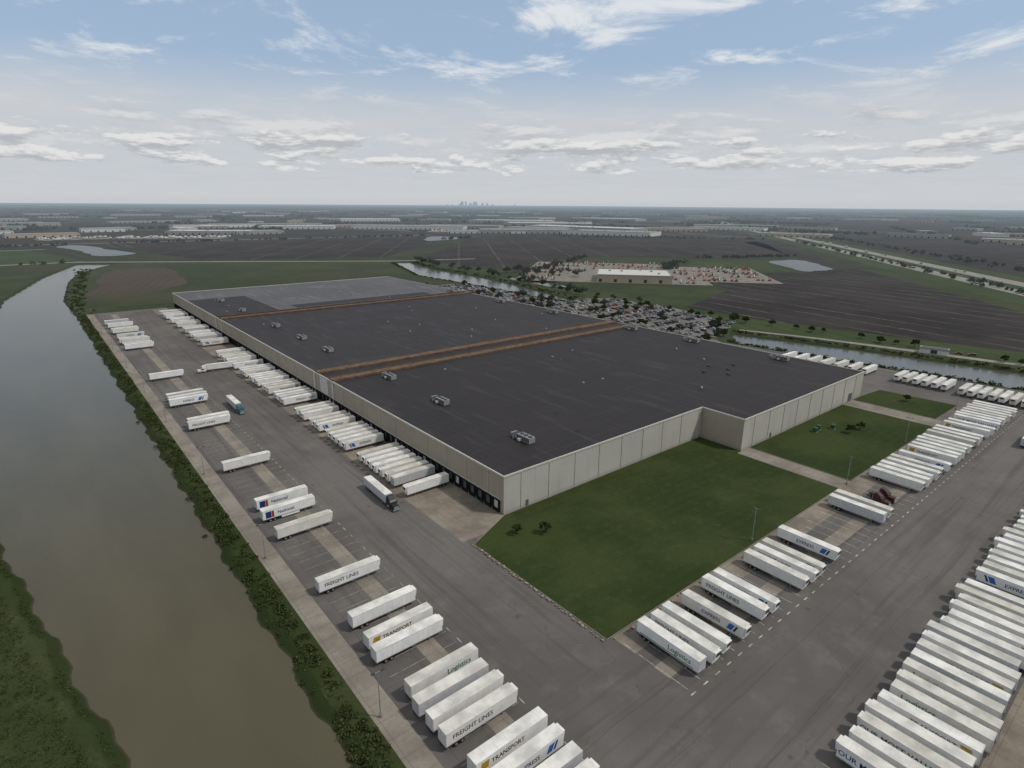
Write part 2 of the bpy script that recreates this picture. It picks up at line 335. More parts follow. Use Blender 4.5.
# ------------------------------------------------------------ site paving
sheet('asphalt_lot',[(36,-80),(400,-80),(400,55),(388,139),(377,222),(323,222),(323,618),(36,618)],.01,'asph')
sheet('dock_apron_pavement',rect(84,103,124,612),.022,'apron')
sheet('trailer_pad_pavement',rect(52.2,56.6,-40,606),.022,'conc')
sheet('trailer_pad_pavement',rect(88,345,55.5,59.5),.022,'conc')
sheet('trailer_pad_pavement',rect(88,345,64.5,71),.022,'apron')
sheet('trailer_pad_pavement',rect(90,300,19,23),.022,'conc')
sheet('trailer_pad_pavement',rect(90,300,2,9.3),.022,'apron')
sheet('access_path_pavement',rect(205.2,213.4,71,110),.024,'conc'); sheet('access_path_pavement',rect(300.4,311.6,71,110),.024,'conc')
sheet('canal_service_strip_pavement',rect(36,41,-80,616),.018,'conc')
sheet('car_park_pavement',[(323,224),(376,224),(380,230),(413,248),(450,250),(470,330),(470,410),(440,425),(412,420),(413,600),(323,610)],.06,'carlot')
b=MB()
for i in range(144):
    y=-20+4.3*i
    if y<604: b.box(43.5,60,y-.07,y+.07,.026,.03,'marky')
    if y<604: b.box(60.6,60.9,y-1.0,y+1.0,.026,.032,'marky')
for i in range(62):
    x=88.5+4.3*i
    b.box(x-.07,x+.07,51.5,68,.026,.03,'mark'); b.box(x-.8,x+.8,50.0,50.28,.026,.034,'mark')
    if x<300: b.box(x-.07,x+.07,9.5,27,.026,.03,'marky')
for i in range(112): 
    y=131+4.3*i; b.box(86,102,y-.06,y+.06,.026,.03,'marky')
b.obj('parking_line_markings')
def lawn(pts):
    o=sheet('lawn',pts,.12,'lawn'); b=MB(); n=len(pts)
    for i in range(n):
        p=Vector(pts[i]); q=Vector(pts[(i+1)%n]); e=(q-p).normalized(); w=Vector((e.y,-e.x))*.18
        vs=[(*p,.0),(*(p+w),.0),(*(q+w),.0),(*q,.0),(*p,.15),(*(p+w),.15),(*(q+w),.15),(*q,.15)]
        b.poly(vs,[(4,5,6,7),(1,2,6,5),(0,4,7,3),(0,1,5,4),(2,3,7,6)],'conc')
    b.obj('kerb')
lawn([(86.5,71.3),(204.5,71.3),(204.5,109.6),(207.7,109.6),(207.7,128.6),(103,128.6),(86,121)])
lawn([(214,71.3),(299.8,71.3),(299.8,109.6),(214,109.6)])
lawn([(312.2,74),(343,74),(341,108),(322,109.6),(312.2,109.6)])
import bmesh
bm=bmesh.new(); bmesh.ops.create_icosphere(bm,subdivisions=1,radius=1); ICO=np.array([v.co[:] for v in bm.verts]); ICF=np.array([[v.index for v in f.verts] for f in bm.faces]); bm.free()
def lumps(name,C,S,mat,jit=.25):
    N=len(C); V=ICO[None]*(1+NR.uniform(-jit,jit,(N,len(ICO),1)))*S[:,None,:]
    a=NR.uniform(0,6.28,N); ca,sa=np.cos(a)[:,None],np.sin(a)[:,None]
    Vx=V[:,:,0]*ca-V[:,:,1]*sa; Vy=V[:,:,0]*sa+V[:,:,1]*ca; V=np.stack([Vx,Vy,V[:,:,2]],2)+C[:,None,:]
    F=(ICF[None]+np.arange(N)[:,None,None]*len(ICO)).reshape(-1,3)
    return mk(name,npmesh(name,V.reshape(-1,3),F,mat))
C=[];S=[]
for i in range(44):
    C.append((85.6+R.uniform(-.3,.3),72+i*1.15+R.uniform(-.4,.4),.2)); s=R.uniform(.25,.6); S.append((s,s*.8,s*.6))
for i in range(30):
    if R.random()<.6: C.append((88+i*1.5,70.4+R.uniform(-.4,.4),.2)); s=R.uniform(.25,.55); S.append((s,s*.8,s*.6))
lumps('stone_border',np.array(C),np.array(S),M['stone'])

# ------------------------------------------------------------ foliage
def leafquads(C,size):
    N=len(C); u=NR.normal(size=(N,3)); u/=np.linalg.norm(u,axis=1)[:,None]
    w=np.cross(u,NR.normal(size=(N,3))); w/=np.linalg.norm(w,axis=1)[:,None]
    s=(size*NR.uniform(.6,1.3,N))[:,None]; u=u*s; w=w*s*.7
    V=np.stack([C-u,C-w,C+u,C+w],1).reshape(-1,3); F=np.arange(4*N).reshape(-1,4); return V,F
def shrubs(name,centers,per,rad,h,size,mat):
    centers=np.array(centers,float); N=len(centers)
    r=rad*NR.uniform(.4,1.5,N)
    d=NR.normal(size=(N,per,3)); d/=np.linalg.norm(d,axis=2)[:,:,None]; d*=NR.uniform(.4,1.05,(N,per,1))
    d[:,:,2]=np.abs(d[:,:,2])*h/rad
    C=(centers[:,None,:]+d*r[:,None,None]).reshape(-1,3)
    V,F=leafquads(C,np.full(len(C),size)); return mk(name,npmesh(name,V,F,mat))
c=[]
for i in range(3000):
    y=NR.uniform(55,620)
    dens=.6+.4*math.sin(y*.11)+.35*math.sin(y*.29+2)
    if NR.rand()>max(.3,dens): continue
    x=NR.normal(32.6,1.3); c.append((min(x,35.),y,max(-1.5,min(0,(x-34)*.45))))
shrubs('bank_shrubs',c,46,1.05,1.0,.27,M['leafb'])
LB=lambda y: np.interp(y,[60,101,127,169,204,300],[4,-4,-9,-16,-22,-36])
c=[]
for i in range(1500):
    y=NR.uniform(60,230); c.append((LB(y)-NR.uniform(-2.0,1.0),y,-.7+NR.uniform(-.3,.3)))
for i in range(3600):
    y=NR.uniform(40,240); c.append((LB(y)-1-NR.exponential(16),y,-.05))
shrubs('bank_tall_grass',c,16,.8,.3,.16,M['leafb'])
c=[(NR.normal(35,4)+ (0 if y<700 else (y-700)*.1),y,0) for y in NR.uniform(620,1050,200)]
c+=[(np.interp(y,[-60,60,139,218,242],[415,405,393,383,400])+NR.normal(-1,1.2),y,-.3) for y in NR.uniform(-60,225,200)]
c+=[(np.interp(y,[-60,60,150,242],[460,453,439,416])+NR.normal(1,1.2),y,-.3) for y in NR.uniform(-60,240,200)]
c+=[(np.interp(y,[425,706,895],[416,414,476])+NR.normal(-2,2),y,-.3) for y in NR.uniform(425,890,220)]
c+=[(np.interp(y,[430,560,650,777,885],[437,466,478,481,506])+NR.normal(2,2.5),y,-.3) for y in NR.uniform(430,880,250)]
shrubs('waterside_shrubs',c,34,1.5,1.4,.5,M['leafb'])

def tree_mesh(seed,h,spread):
    r=random.Random(seed); b=MB(); NRt=np.random.RandomState(seed)
    b.cyl((0,0,h*.22),.2,h*.44,2,'bark',8,r2=.12)
    cl=[]
    for i in range(9):
        a=i*2.4+r.random(); z0=h*r.uniform(.28,.45); L=spread*r.uniform(.45,.9); z1=z0+h*r.uniform(.12,.42)
        e=(math.cos(a)*L,math.sin(a)*L,z1); w=.06
        vs=[(-w,0,z0),(w,0,z0),(0,w,z0+.1),(e[0],e[1],e[2])]
        b.poly(vs,[(0,1,3),(1,2,3),(2,0,3)],'bark'); cl.append(e)
    cl.append((0,0,h*.85)); cl.append((r.uniform(-.5,.5),.3,h*.66))
    me=b.mesh('trunk')
    pts=[]
    for e in cl:
        n=110; d=NRt.normal(size=(n,3)); d/=np.linalg.norm(d,axis=1)[:,None]; d*=(NRt.uniform(.3,1,(n,1))**.6)*spread*r.uniform(.32,.5); d[:,2]*=.75
        pts.append(np.array(e)+d)
    C=np.concatenate(pts); V,F=leafquads(C,np.full(len(C),.34))
    return me,npmesh('crown',V,F,M['leaf' if seed%2 else 'leafd'])
TM=[tree_mesh(i,h,s) for i,h,s in ((1,7,3),(2,9,3.8),(3,5.5,2.4),(4,11,5))]
def tree(x,y,k,s=1.):
    o=empty('deciduous_tree',(x,y,-.02),R.uniform(0,6.28)); o.scale=(s,s,s*R.uniform(.9,1.1))
    for me in TM[k]: mk(me.name,me,parent=o)
tree(99,118,2,.62); tree(106,113,2,.68); tree(262,91,2,.7); tree(270,90,2,.65); tree(330,92,2,.7)
for i in range(64):
    tree(R.uniform(330,408),R.choice([232,262,295,330,362,398,430,470,510,550,585])+R.uniform(-2,2),R.choice([0,0,2,1]),R.uniform(.7,1.1))
for i in range(34): tree(R.uniform(412,470),R.uniform(245,425),R.choice([0,1,2]),R.uniform(.7,1.1))
for i in range(46):
    y=R.uniform(430,900); tree(float(np.interp(y,[430,560,650,777,885],[445,474,486,490,512]))+R.uniform(0,14),y,R.choice([0,1,3]),R.uniform(.7,1.1))
for i in range(14): tree(R.uniform(462,470),R.uniform(60,240),R.choice([0,2]),R.uniform(.6,1.))
for i in range(18): tree(R.uniform(520,600),R.uniform(560,680),R.choice([1,3]),R.uniform(.8,1.2))

# distant woodlots: one mass
yaw=math.radians(39.4)
C=[];S=[]
for i in range(420):
    a=yaw+R.uniform(-1.05,1.05); d=2300*math.exp(R.uniform(0,1.3))
    if i>120: d=R.uniform(6000,18000)
    cx,cy=d*math.sin(a),d*math.cos(a)
    ang=R.choice([.0,.35,1.57,.8,1.9])+R.uniform(-.1,.1); L=R.uniform(80,380)*(1+d/2500); W=R.choice([5,8,10,60])*(1+d/5000)
    n=int(min(90,L*max(W,14)/ (300*(1+d/1500))+10)); s0=5+d/900
    for k in range(n):
        u=R.uniform(-.5,.5)*L; v=R.gauss(0,.4)*W
        s=s0*R.uniform(.5,1.2); x=cx+u*math.cos(ang)-v*math.sin(ang); y=cy+u*math.sin(ang)+v*math.cos(ang)
        if math.hypot(x,y)<1800: continue
        hh=R.uniform(3.5,7.5)
        C.append((x,y,hh*.6)); S.append((s,s*R.uniform(.7,1.2),hh))
lumps('distant_trees',np.array(C),np.array(S),M['leafd'],.35)
c=[]
def hedge(p,q,n,w=5):
    for i in range(n):
        t0=R.random(); c.append((p[0]+(q[0]-p[0])*t0+R.gauss(0,w),p[1]+(q[1]-p[1])*t0+R.gauss(0,w),1.))
hedge((880,1385),(1010,1430),30,8); hedge((960,640),(1150,560),40,6); hedge((740,545),(880,620),40,6)
hedge((760,60),(1650,790),90,5); hedge((1000,60),(2400,1200),170,10); hedge((180,1655),(957,1585),90,7); hedge((1260,1330),(1660,900),50,7); hedge((-380,1172),(60,1160),30,6); hedge((560,640),(830,790),40,6); hedge((-400,1540),(100,1660),60,12)
shrubs('hedgerow_trees',c,55,3.6,4.5,1.1,M['leafd'])

# ------------------------------------------------------------ warehouse
H=13.
wh=empty('distribution_warehouse')
def walls(b,pts,z0,z1,mats):
    n=len(pts)
    for i in range(n):
        p,q=pts[i],pts[(i+1)%n]; b.poly([(*p,z0),(*q,z0),(*q,z1),(*p,z1)],[(0,1,2,3)],mats[i])
FP=[(103,129),(208,129),(208,110),(321,110),(321,615),(103,615)]
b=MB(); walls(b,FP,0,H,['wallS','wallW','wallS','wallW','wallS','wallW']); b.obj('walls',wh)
b=MB()
cap=[((102.8,103.25),(128.8,615.2)),((103.25,208.2),(128.8,129.25)),((207.95,208.4),(109.8,128.8)),((208.4,321.2),(109.8,110.25)),((320.75,321.2),(110.25,615.2)),((103.25,320.75),(614.75,615.2))]
for (x0,x1),(y0,y1) in cap: b.box(x0,x1,y0,y1,H-.25,H+.28,'trim')
b.obj('parapet_cap',wh)
b=MB()
b.poly([(103,129,H-.1),(208,129,H-.1),(208,110,H-.1),(321,110,H-.1),(321,256,H-.1),(103,256,H-.1)],[(0,1,2,3,4,5)],'roofA'); 
b.poly([(103,280,H-.1),(321,280,H-.1),(321,449,H-.1),(103,449,H-.1)],[(0,1,2,3)],'roofB')
b.poly([(103,465,H-.1),(321,465,H-.1),(321,615,H-.1),(103,615,H-.1)],[(0,1,2,3)],'roofC')
b.poly([(104,467,H-.06),(150,467,H-.06),(150,560,H-.06),(104,560,H-.06)],[(0,1,2,3)],'roofB')
b.poly([(165,470,H-.06),(290,470,H-.06),(290,486,H-.06),(165,486,H-.06)],[(0,1,2,3)],'roofB')
b.obj('roof',wh)
b=MB()
b.box(103.3,320.7,256,280,H-.14,H-.04,'roofA')
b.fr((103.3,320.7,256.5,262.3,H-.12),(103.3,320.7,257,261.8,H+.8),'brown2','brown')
b.fr((103.3,320.7,262.3,267,H-.12),(103.3,320.7,262.4,266.9,H+.02),'brown2')
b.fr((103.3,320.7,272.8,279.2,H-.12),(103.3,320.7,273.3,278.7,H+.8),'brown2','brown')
b.box(103.3,320.7,449,465,H-.14,H-.04,'roofB')
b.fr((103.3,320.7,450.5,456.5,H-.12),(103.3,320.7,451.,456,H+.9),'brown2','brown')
b.fr((103.3,320.7,460.5,463,H-.12),(103.3,320.7,460.8,462.7,H+.9),'brown2')
b.obj('firewall_roof_bands',wh)
b=MB()
for y in (257,279,450,464): b.box(102.55,102.99,y-.9,y+.9,0,H-.26,'trim')
b.box(102.7,102.99,263,272,4.9,H-.3,'wht')
for i in range(40):
    y=137+12.2*i
    if y<612: b.box(102.8,102.98,y-.09,y+.09,4.9,H-.3,'trim')
for i in range(9): b.box(110+12*i-.08,110+12*i+.08,128.8,128.98,.1,H-.3,'trim')
for i in range(9): b.box(216+12*i-.08,216+12*i+.08,109.8,109.98,.1,H-.3,'trim')
b.box(112,113.1,128.85,128.99,.1,2.3,'door'); b.box(230,231.1,109.85,109.99,.1,2.3,'door'); b.box(306,310,109.85,109.99,.1,4.2,'door')
b.obj('wall_trim_and_downspouts',wh)
b=MB()
y=132.5; k=0
b.box(102.75,102.99,130,612,4.55,4.85,'trim')
while y<611:
    b.box(102.9,102.985,y-1.3,y+1.3,1.2,4.2,'door' if k%5 else 'wht')
    b.box(102.35,102.9,y-1.75,y-1.3,.9,4.5,'dark'); b.box(102.35,102.9,y+1.3,y+1.75,.9,4.5,'dark'); b.box(102.3,102.88,y-1.75,y+1.75,4.2,4.52,'dark')
    b.box(102.5,102.98,y-1.6,y+1.6,.25,1.18,'dark')
    b.box(102.6,102.8,y+1.95,y+2.2,0,1.3,'marky')
    y+=4.3;k+=1
b.obj('dock_doors',wh)
def rtu():
    b=MB(); b.box(-1.5,1.5,-4.6,4.6,0,.35,'dsteel'); b.box(-1.35,1.35,-4.4,1.8,.35,2.2,'steel'); b.box(-1.25,1.25,1.85,4.4,.35,1.8,'steel','dsteel')
    for y in (-3.9,-3,-2.1,-1.2,-.3,.6,1.4): b.box(-1.38,-1.352,y-.3,y+.3,.6,1.95,'dsteel'); b.box(1.352,1.38,y-.3,y+.3,.6,1.95,'dsteel')
    for y in (-3.4,-1.4,.6): b.cyl((0,y,2.3),.75,.2,2,'dsteel',14)
    b.fr((-1.25,1.25,4.4,4.6,.5),(-1.25,1.25,4.4,5.3,1.7),'steel'); b.box(-2.3,-1.38,-.6,.6,.35,1.2,'trim'); b.cyl((-1.9,3.2,.5),.2,1.,2,'steel',8)
    return b.mesh('rooftop_unit_body')
ru=rtu()
for x,y in [(127,148),(126.5,201),(127,247),(126,317),(126,357),(126,404),(126,480),(126,540),(311,205),(311,149),(310,252),(311,330),(311,395),(311,470)]:
    mk('rooftop_unit',ru,(x,y,H-.1),R.uniform(-.03,.03),wh,(1.05,1.05,1.05))
b=MB()
for i in range(70):
    x=R.uniform(112,316); y=R.uniform(134,608)
    if 250<y<285 or 445<y<468: continue
    k=R.random()
    if k<.5: b.cyl((x,y,H+.25),.16,.8,2,'steel',8)
    elif k<.8: b.box(x-.5,x+.5,y-.5,y+.5,H-.1,H+.35,'steel')
    else: b.cyl((x,y,H+.3),.45,.8,2,'steel',10); b.cyl((x,y,H+.85),.6,.25,2,'steel',10,r2=.25)
for x,y in [(262,150),(270,155),(256,160),(268,165),(280,158)]: b.box(x-.9,x+.9,y-.6,y+.6,H-.1,H+.7,'dsteel')
b.obj('roof_vents',wh)

# ------------------------------------------------------------ vehicles
def text_geo(s,size):
    cu=bpy.data.curves.new('t','FONT'); cu.body=s; cu.size=size; cu.resolution_u=2; cu.offset=.012*size
    o=bpy.data.objects.new('t',cu); COL.objects.link(o)
    me=bpy.data.meshes.new_from_object(o.evaluated_get(bpy.context.evaluated_depsgraph_get()))
    vs=[v.co[:] for v in me.vertices]; fs=[tuple(p.vertices) for p in me.polygons]
    bpy.data.objects.remove(o); bpy.data.meshes.remove(me); return vs,fs
def wheel(b,x,y,r=.5,w=.28,seg=14):
    b.cyl((x,y,r),r,w,1,'tyre',seg); b.cyl((x,y+(.01 if y>0 else -.01),r),r*.5,w+.02,1,'hub',10)
def trailer(kind):
    b=MB(); L=16.15; W=1.3; mat='silver' if kind==4 else 'white'
    b.box(0.06,L-.04,-W+.02,W-.02,1.2,4.05,mat,'roofw')
    for s in (-1,1):
        y0,y1=sorted((s*(W-.02),s*(W+.015)))
        b.box(0,L,y0,y1,1.12,1.32,'steel'); b.box(0,L,y0,y1,3.95,4.08,'rib')
        if kind in (0,3,4):
            for i in range(1,13):
                x=i*1.25; b.box(x-.025,x+.025,*sorted((s*(W-.02),s*(W-.01))),1.33,3.94,'rib')
        b.box(0,.12,y0,y1,1.33,3.94,'silver')
        for i in range(6): b.box(1+i*2.7,1.5+i*2.7,*sorted((s*(W+.015),s*(W+.022))),1.17,1.24,'red')
    for i in range(1,7): b.box(i*2.4-.02,i*2.4+.02,-W+.03,W-.03,4.05,4.058,'rib')
    b.box(-.02,.05,-W,W,1.1,4.08,'silver')
    for s in (-1,1):
        b.box(-.04,-.021,*sorted((s*.04,s*1.17)),1.3,3.9,mat)
        for yy in (.35,.85): b.cyl((-.07,s*yy,2.6),.025,2.6,2,'steel',6)
        b.box(-.05,-.02,*sorted((s*.9,s*1.2)),1.12,1.24,'red')
    b.box(-.02,.1,-1.2,1.2,.5,.6,'dsteel'); b.box(0,.1,-.8,-.7,.5,1.12,'dsteel'); b.box(0,.1,.7,.8,.5,1.12,'dsteel')
    b.box(.6,5.4,-.5,-.35,.85,1.15,'dsteel'); b.box(.6,5.4,.35,.5,.85,1.15,'dsteel')
    for x in (2.2,3.5):
        b.cyl((x,0,.5),.08,2.3,1,'dsteel',8)
        for y in (-1.08,-.75,.75,1.08): wheel(b,x,y)
    for s in (-1,1):
        b.box(1.35,1.38,*sorted((s*.6,s*1.25)),.25,1.1,'dark')
        b.box(12.9,13.1,*sorted((s*.75,s*.92)),.1,1.15,'steel'); b.box(12.75,13.25,*sorted((s*.65,s*1.02)),0.03,.1,'steel')
    b.box(12.95,13.05,-.75,.75,.7,.78,'steel')
    if kind in (0,1,2,5):
        b.fr((L-.04,L+.35,-.95,.95,2.2),(L-.04,L+.5,-1.,1.,3.95),'white'); b.box(L+.43,L+.52,-.8,.8,2.9,3.75,'dsteel')
        b.cyl((9,-.9,.85),.28,1.2,0,'steel',10)
    else: b.box(L-.04,L+.03,-W+.05,W-.05,1.25,4.0,'silver')
    if kind in (3,7):
        for s in (-1,1): b.box(5.5,11,*sorted((s*(W+.0),s*(W+.03))),.45,1.1,'white')
    def txt(s,size,x,z,mat):
        vs,fs=text_geo(s,size)
        for sd in (-1,1):
            w=max(v[0] for v in vs)
            V=[((x+v[0]) if sd<0 else (x+w-v[0]),sd*(W+.004),z+v[1]) for v in vs]
            b.poly(V,fs,mat)
    def para(x0,x1,z0,z1,sk,mat):
        for sd in (-1,1):
            y=sd*(W+.004); b.poly([(x0,y,z0),(x1,y,z0),(x1+sk,y,z1),(x0+sk,y,z1)],[(0,1,2,3)],mat)
    if kind==1: para(12.0,13.3,1.8,3.4,.7,'blue'); para(13.6,14.1,1.8,3.4,.7,'navy'); txt('EXPRESS',1.3,5.6,2.1,'navy')
    if kind==2: txt('OUR MOST VALUABLE',1.45,1.4,2.0,'navy'); 
    if kind==3: para(.9,2.6,1.5,3.6,0,'navy'); para(2.7,3.4,1.5,3.6,0,'red'); txt('National',1.5,4.4,2.1,'navy')
    if kind==5: txt('FREIGHT LINES',1.35,1.4,2.2,'dsteel')
    if kind==6: txt('Logistics',1.7,8.4,2.1,'grn'); para(1,15,1.45,1.65,0,'grn')
    if kind==7: para(.9,2.6,2.0,3.5,.3,'gold'); txt('TRANSPORT',1.3,3.3,2.2,'maroon')
    return b.mesh('semi_trailer')
TR=[trailer(k) for k in range(8)]
def put(x,y,rz,k=None):
    if k is None: k=R.choices([0,1,2,3,4,5,6,7],[34,13,6,9,9,12,7,8])[0]
    return mk('semi_trailer',TR[k],(x,y,.022),rz+R.uniform(-.012,.012))
Wy=[(50,5),(54,4),(58.5,1),(63,7),(71,5),(75.2,0),(79.7,4),(84.3,6),(97,0),(101.6,7),(110,0),(127,5),(158,0),(171,3),(179,3),(215,0),(267,5),(271.5,0),(305,1),(309.5,0),(315,4),(360,0),(448,0),(452.5,4),(467,0),(471.5,0),(488,1),(510,0),(514,0),(536,0),(551,4)]
for y,k in Wy: put(43+R.uniform(-.5,.7),y,0,k)
rear=101.
for a,bq in ((159,1),(168,3),(181,4),(205,5),(231,3),(248,3),(274,4),(295,3),(312,4),(333,3),(357,1),(369,4),(391,2),(430,2),(446,3),(464,2),(480,3),(508,3),(530,2),(548,4),(573,2)):
    for i in range(bq): 
        y0=132.5+round((a-132.5)/4.3)*4.3
        put(rear+R.uniform(-.1,.2),y0+i*4.3,math.pi,R.choice([0,0,0,7,1,4,5]))
S1=[94,98.3,102.6,110,119.4,123.8,138.2,142.8,147.2,157.5,189.6,194.2]
S1+=[223,227.4,231.6,236.5,241,248]+[257+4.3*i for i in range(5)]+[281.5,286,290.5]+[300,305]+[314+4.3*i for i in range(8)]
for x in S1:
    k=None
    if x in (110,123.8,157.5): k=1
    put(x,68.3+R.uniform(-.8,.4),-math.pi/2,k)
x=96
while x<270:
    if not (170<x<176 or 236<x<241): put(x+R.uniform(-.2,.2),9.8+R.uniform(-1.,.8),math.pi/2,2 if x<97 or 104<x<106 else None)
    x+=4.3
for i in range(6): put(380,86+4.5*i,math.pi,0)
for i in range(8): put(378,48+4.3*i,math.pi,0)
for i in range(7): put(380-i*.9,125+i*7.5,math.pi,0)

def tractor(mat):
    b=MB()
    b.box(-1.0,6.4,-.45,.45,.7,1.0,'dsteel')
    b.fr((4.9,6.9,-1.05,1.05,.75),(4.9,6.8,-.9,.9,1.95),mat); b.fr((6.8,6.95,-.8,.8,.9),(6.8,6.9,-.7,.7,1.7),'steel')
    b.box(6.95,7.15,-1.2,1.2,.45,.85,'steel')
    b.box(2.3,4.9,-1.2,1.2,.95,2.5,mat)
    b.fr((2.3,4.95,-1.18,1.18,2.5),(2.3,4.2,-1.1,1.1,3.2),mat)
    b.poly([(4.965,-1.0,2.52),(4.965,1.0,2.52),(4.42,.95,3.05),(4.42,-.95,3.05)],[(0,1,2,3)],'glass')
    for s in (-1,1):
        b.box(3.7,4.7,*sorted((s*1.2,s*1.21)),1.7,2.45,'glass'); b.box(4.8,4.95,*sorted((s*1.25,s*1.5)),2.0,2.7,'dsteel')
        b.cyl((2.1,s*1.05,2.4),.09,2.6,2,'steel',8); b.cyl((3.3,s*1.0,.75),.32,1.4,0,'steel',12)
    b.fr((2.3,4.4,-1.05,1.05,3.2),(2.3,3.3,-1.0,1.0,3.95),mat)
    b.box(-.3,.9,-.5,.5,1.0,1.15,'dsteel')
    for x in (-.2,1.1):
        for y in (-1.08,-.75,.75,1.08): wheel(b,x,y)
    for y in (-1.05,1.05): wheel(b,5.9,y); b.box(5.3,6.5,*sorted((y-.16,y+.16)),1.04,1.12,mat)
    return b.mesh('tractor_unit')
M['black'].node_tree.nodes['Principled BSDF'].inputs['Roughness'].default_value=.6
TC={m:tractor(m) for m in ('teal','maroon','white','navy','black')}
def truck(x,y,rz,mat,k=0,bend=0.):
    o=empty('semi_truck',(x,y,.022),rz); mk('trailer',TR[k],parent=o); mk('tractor',TC[mat],(14.4,0,0),bend,parent=o); return o
truck(66.5,296,-math.pi/2,'teal',4); truck(78.6,173,-math.pi/2-.03,'black',4); truck(88,361,math.pi-.12,'white',0,.25)
for x,y in ((203,62),(208,62)): mk('semi_tractor',TC['maroon'],(x,y,.022),-1.57)
truck(300,40,0.02,'navy',4)

def car(mat,typ):
    b=MB()
    if typ==0:
        low=[(-2.25,.3),(2.25,.3),(2.3,.62),(2.1,.78),(1.1,.9),(-1.7,.95),(-2.25,.88)]; cab=((-1.75,1.15,-.82,.82,.92),(-1.15,.45,-.66,.66,1.42))
    elif typ==1:
        low=[(-2.35,.4),(2.3,.4),(2.35,.8),(2.1,.98),(1.1,1.08),(-2.3,1.1)]; cab=((-2.25,1.15,-.86,.86,1.09),(-2.0,.55,-.72,.72,1.72))
    else:
        low=[(-2.8,.5),(2.6,.5),(2.65,.9),(2.4,1.05),(1.4,1.12),(-2.8,1.12)]; cab=((-.7,1.45,-.86,.86,1.12),(-.5,.8,-.74,.74,1.75))
    b.prism(low,-.9,.9,mat); b.fr(cab[0],cab[1],'glass',mat)
    for x in (-1.4,1.4):
        for y in (-.82,.82): b.cyl((x,y,.33),.34,.24,1,'tyre',10); b.cyl((x,y*1.01,.33),.19,.25,1,'hub',8)
    x=low[2][0]; b.box(x-.06,x+.01,-.8,-.5,.6,.74,'wht'); b.box(x-.06,x+.01,.5,.8,.6,.74,'wht'); b.box(-x+.0,-x+.08,-.85,-.6,.7,.85,'red'); b.box(-x,-x+.08,.6,.85,.7,.85,'red')
    if typ==2: b.box(-2.7,-.8,-.75,.75,1.121,1.13,'dark')
    return b.mesh('car_body')
M['cs']=simple('car_silver',(.42,.43,.44),.3,.5); M['ck']=simple('car_black',(.02,.02,.022),.25,.5); M['cw']=simple('car_white',(.66,.66,.64),.3,.5); M['cr']=simple('car_red',(.22,.02,.02),.3,.5); M['cb']=simple('car_blue',(.03,.06,.16),.3,.5); M['cg']=simple('car_beige',(.30,.26,.2),.35,.5)
CARS=[car(m,t) for m in ('cs','ck','cw','cs','cb','cg','ck','cr') for t in (0,1,2)]
def inpoly(x,y,poly): return sdist(np.array([[x,y]],float),poly)[0]>0
CP=[(330,230),(376,230),(413,252),(448,254),(466,330),(466,406),(438,420),(411,418),(410,596),(330,604)]
y=236.
while y<600:
    for dy in (0,5.4):
        x=333.
        while x<466:
            if R.random()<.5 and inpoly(x,y+dy,CP) : mk('parked_car',R.choice(CARS),(x,y+dy,.06),1.57+R.choice([0,3.14])+R.uniform(-.04,.04))
            x+=2.9
    y+=17.5
for (x,y,r) in ((352,60,1.5),(356,140,1.5),(352,175,1.6)): mk('parked_car',R.choice(CARS),(x,y,.012),r)
ha=math.atan2(e_[1],e_[0])
for i in range(46):
    s=R.uniform(250,2600); off=R.choice([6,10,56,62]); p=hwa+e_*s+n_*off
    if i%4==0: mk('semi_trailer',TR[R.choice([0,4,5])],(p[0],p[1],.17),ha)
    else: mk('car',R.choice(CARS),(p[0],p[1],.17),ha)

def machine(mat):
    b=MB(); b.box(-2.2,2.2,-.8,.8,.6,1.3,mat); b.fr((-1.,.4,-.75,-.0,1.3),(-.9,.2,-.7,-.05,2.3),'glass',mat)
    b.poly([(-2.2,.1,1.5),(-2.2,.5,1.5),(3.6,.5,3.3),(3.6,.1,3.3),(-2.2,.1,1.9),(-2.2,.5,1.9),(3.6,.5,3.65),(3.6,.1,3.65)],[(0,1,2,3),(4,5,6,7),(0,1,5,4),(1,2,6,5),(2,3,7,6),(3,0,4,7)],mat)
    b.box(3.4,4.2,-.3,.9,2.6,3.2,'dsteel')
    for x in (-1.5,1.5):
        for y in (-.95,.95): wheel(b,x,y,.6,.35,10)
    return b.mesh('machine_body')
MA=[machine('orange'),machine('red'),machine('cw'),machine('dsteel'),machine('cg')]
# rectangular yard aligned with the tan building
ya=-.847; ux=np.array([math.cos(ya),math.sin(ya)]); uy=np.array([-math.sin(ya),math.cos(ya)])
yc=np.array([640.,525.])
def yp(u,v): q=yc+ux*u+uy*v; return (float(q[0]),float(q[1]))
YARD=[yp(-150,-75),yp(95,-75),yp(95,-40),yp(185,-40),yp(185,150),yp(60,150),yp(60,185),yp(-150,185)]
sheet('equipment_yard',YARD,.12,'yard')
for row in range(15):
    v=-62+row*16.5
    if row in (4,10): continue
    u=-142.
    while u<178:
        g=math.sin(u*.045+row*1.7)+math.sin(u*.11+row*.6)*.6
        x,y=yp(u,v)
        if g>-.15 and R.random()<.75 and inpoly(x,y,YARD) and not(-96<u<46 and -68<v<52):
            mk('construction_lift',R.choices(MA,[5,4,3,3,2])[0],(x,y,.12),ya+1.57+R.uniform(-.12,.12),scale=(1.3,1.3,1.2))
        u+=R.uniform(5.5,9)

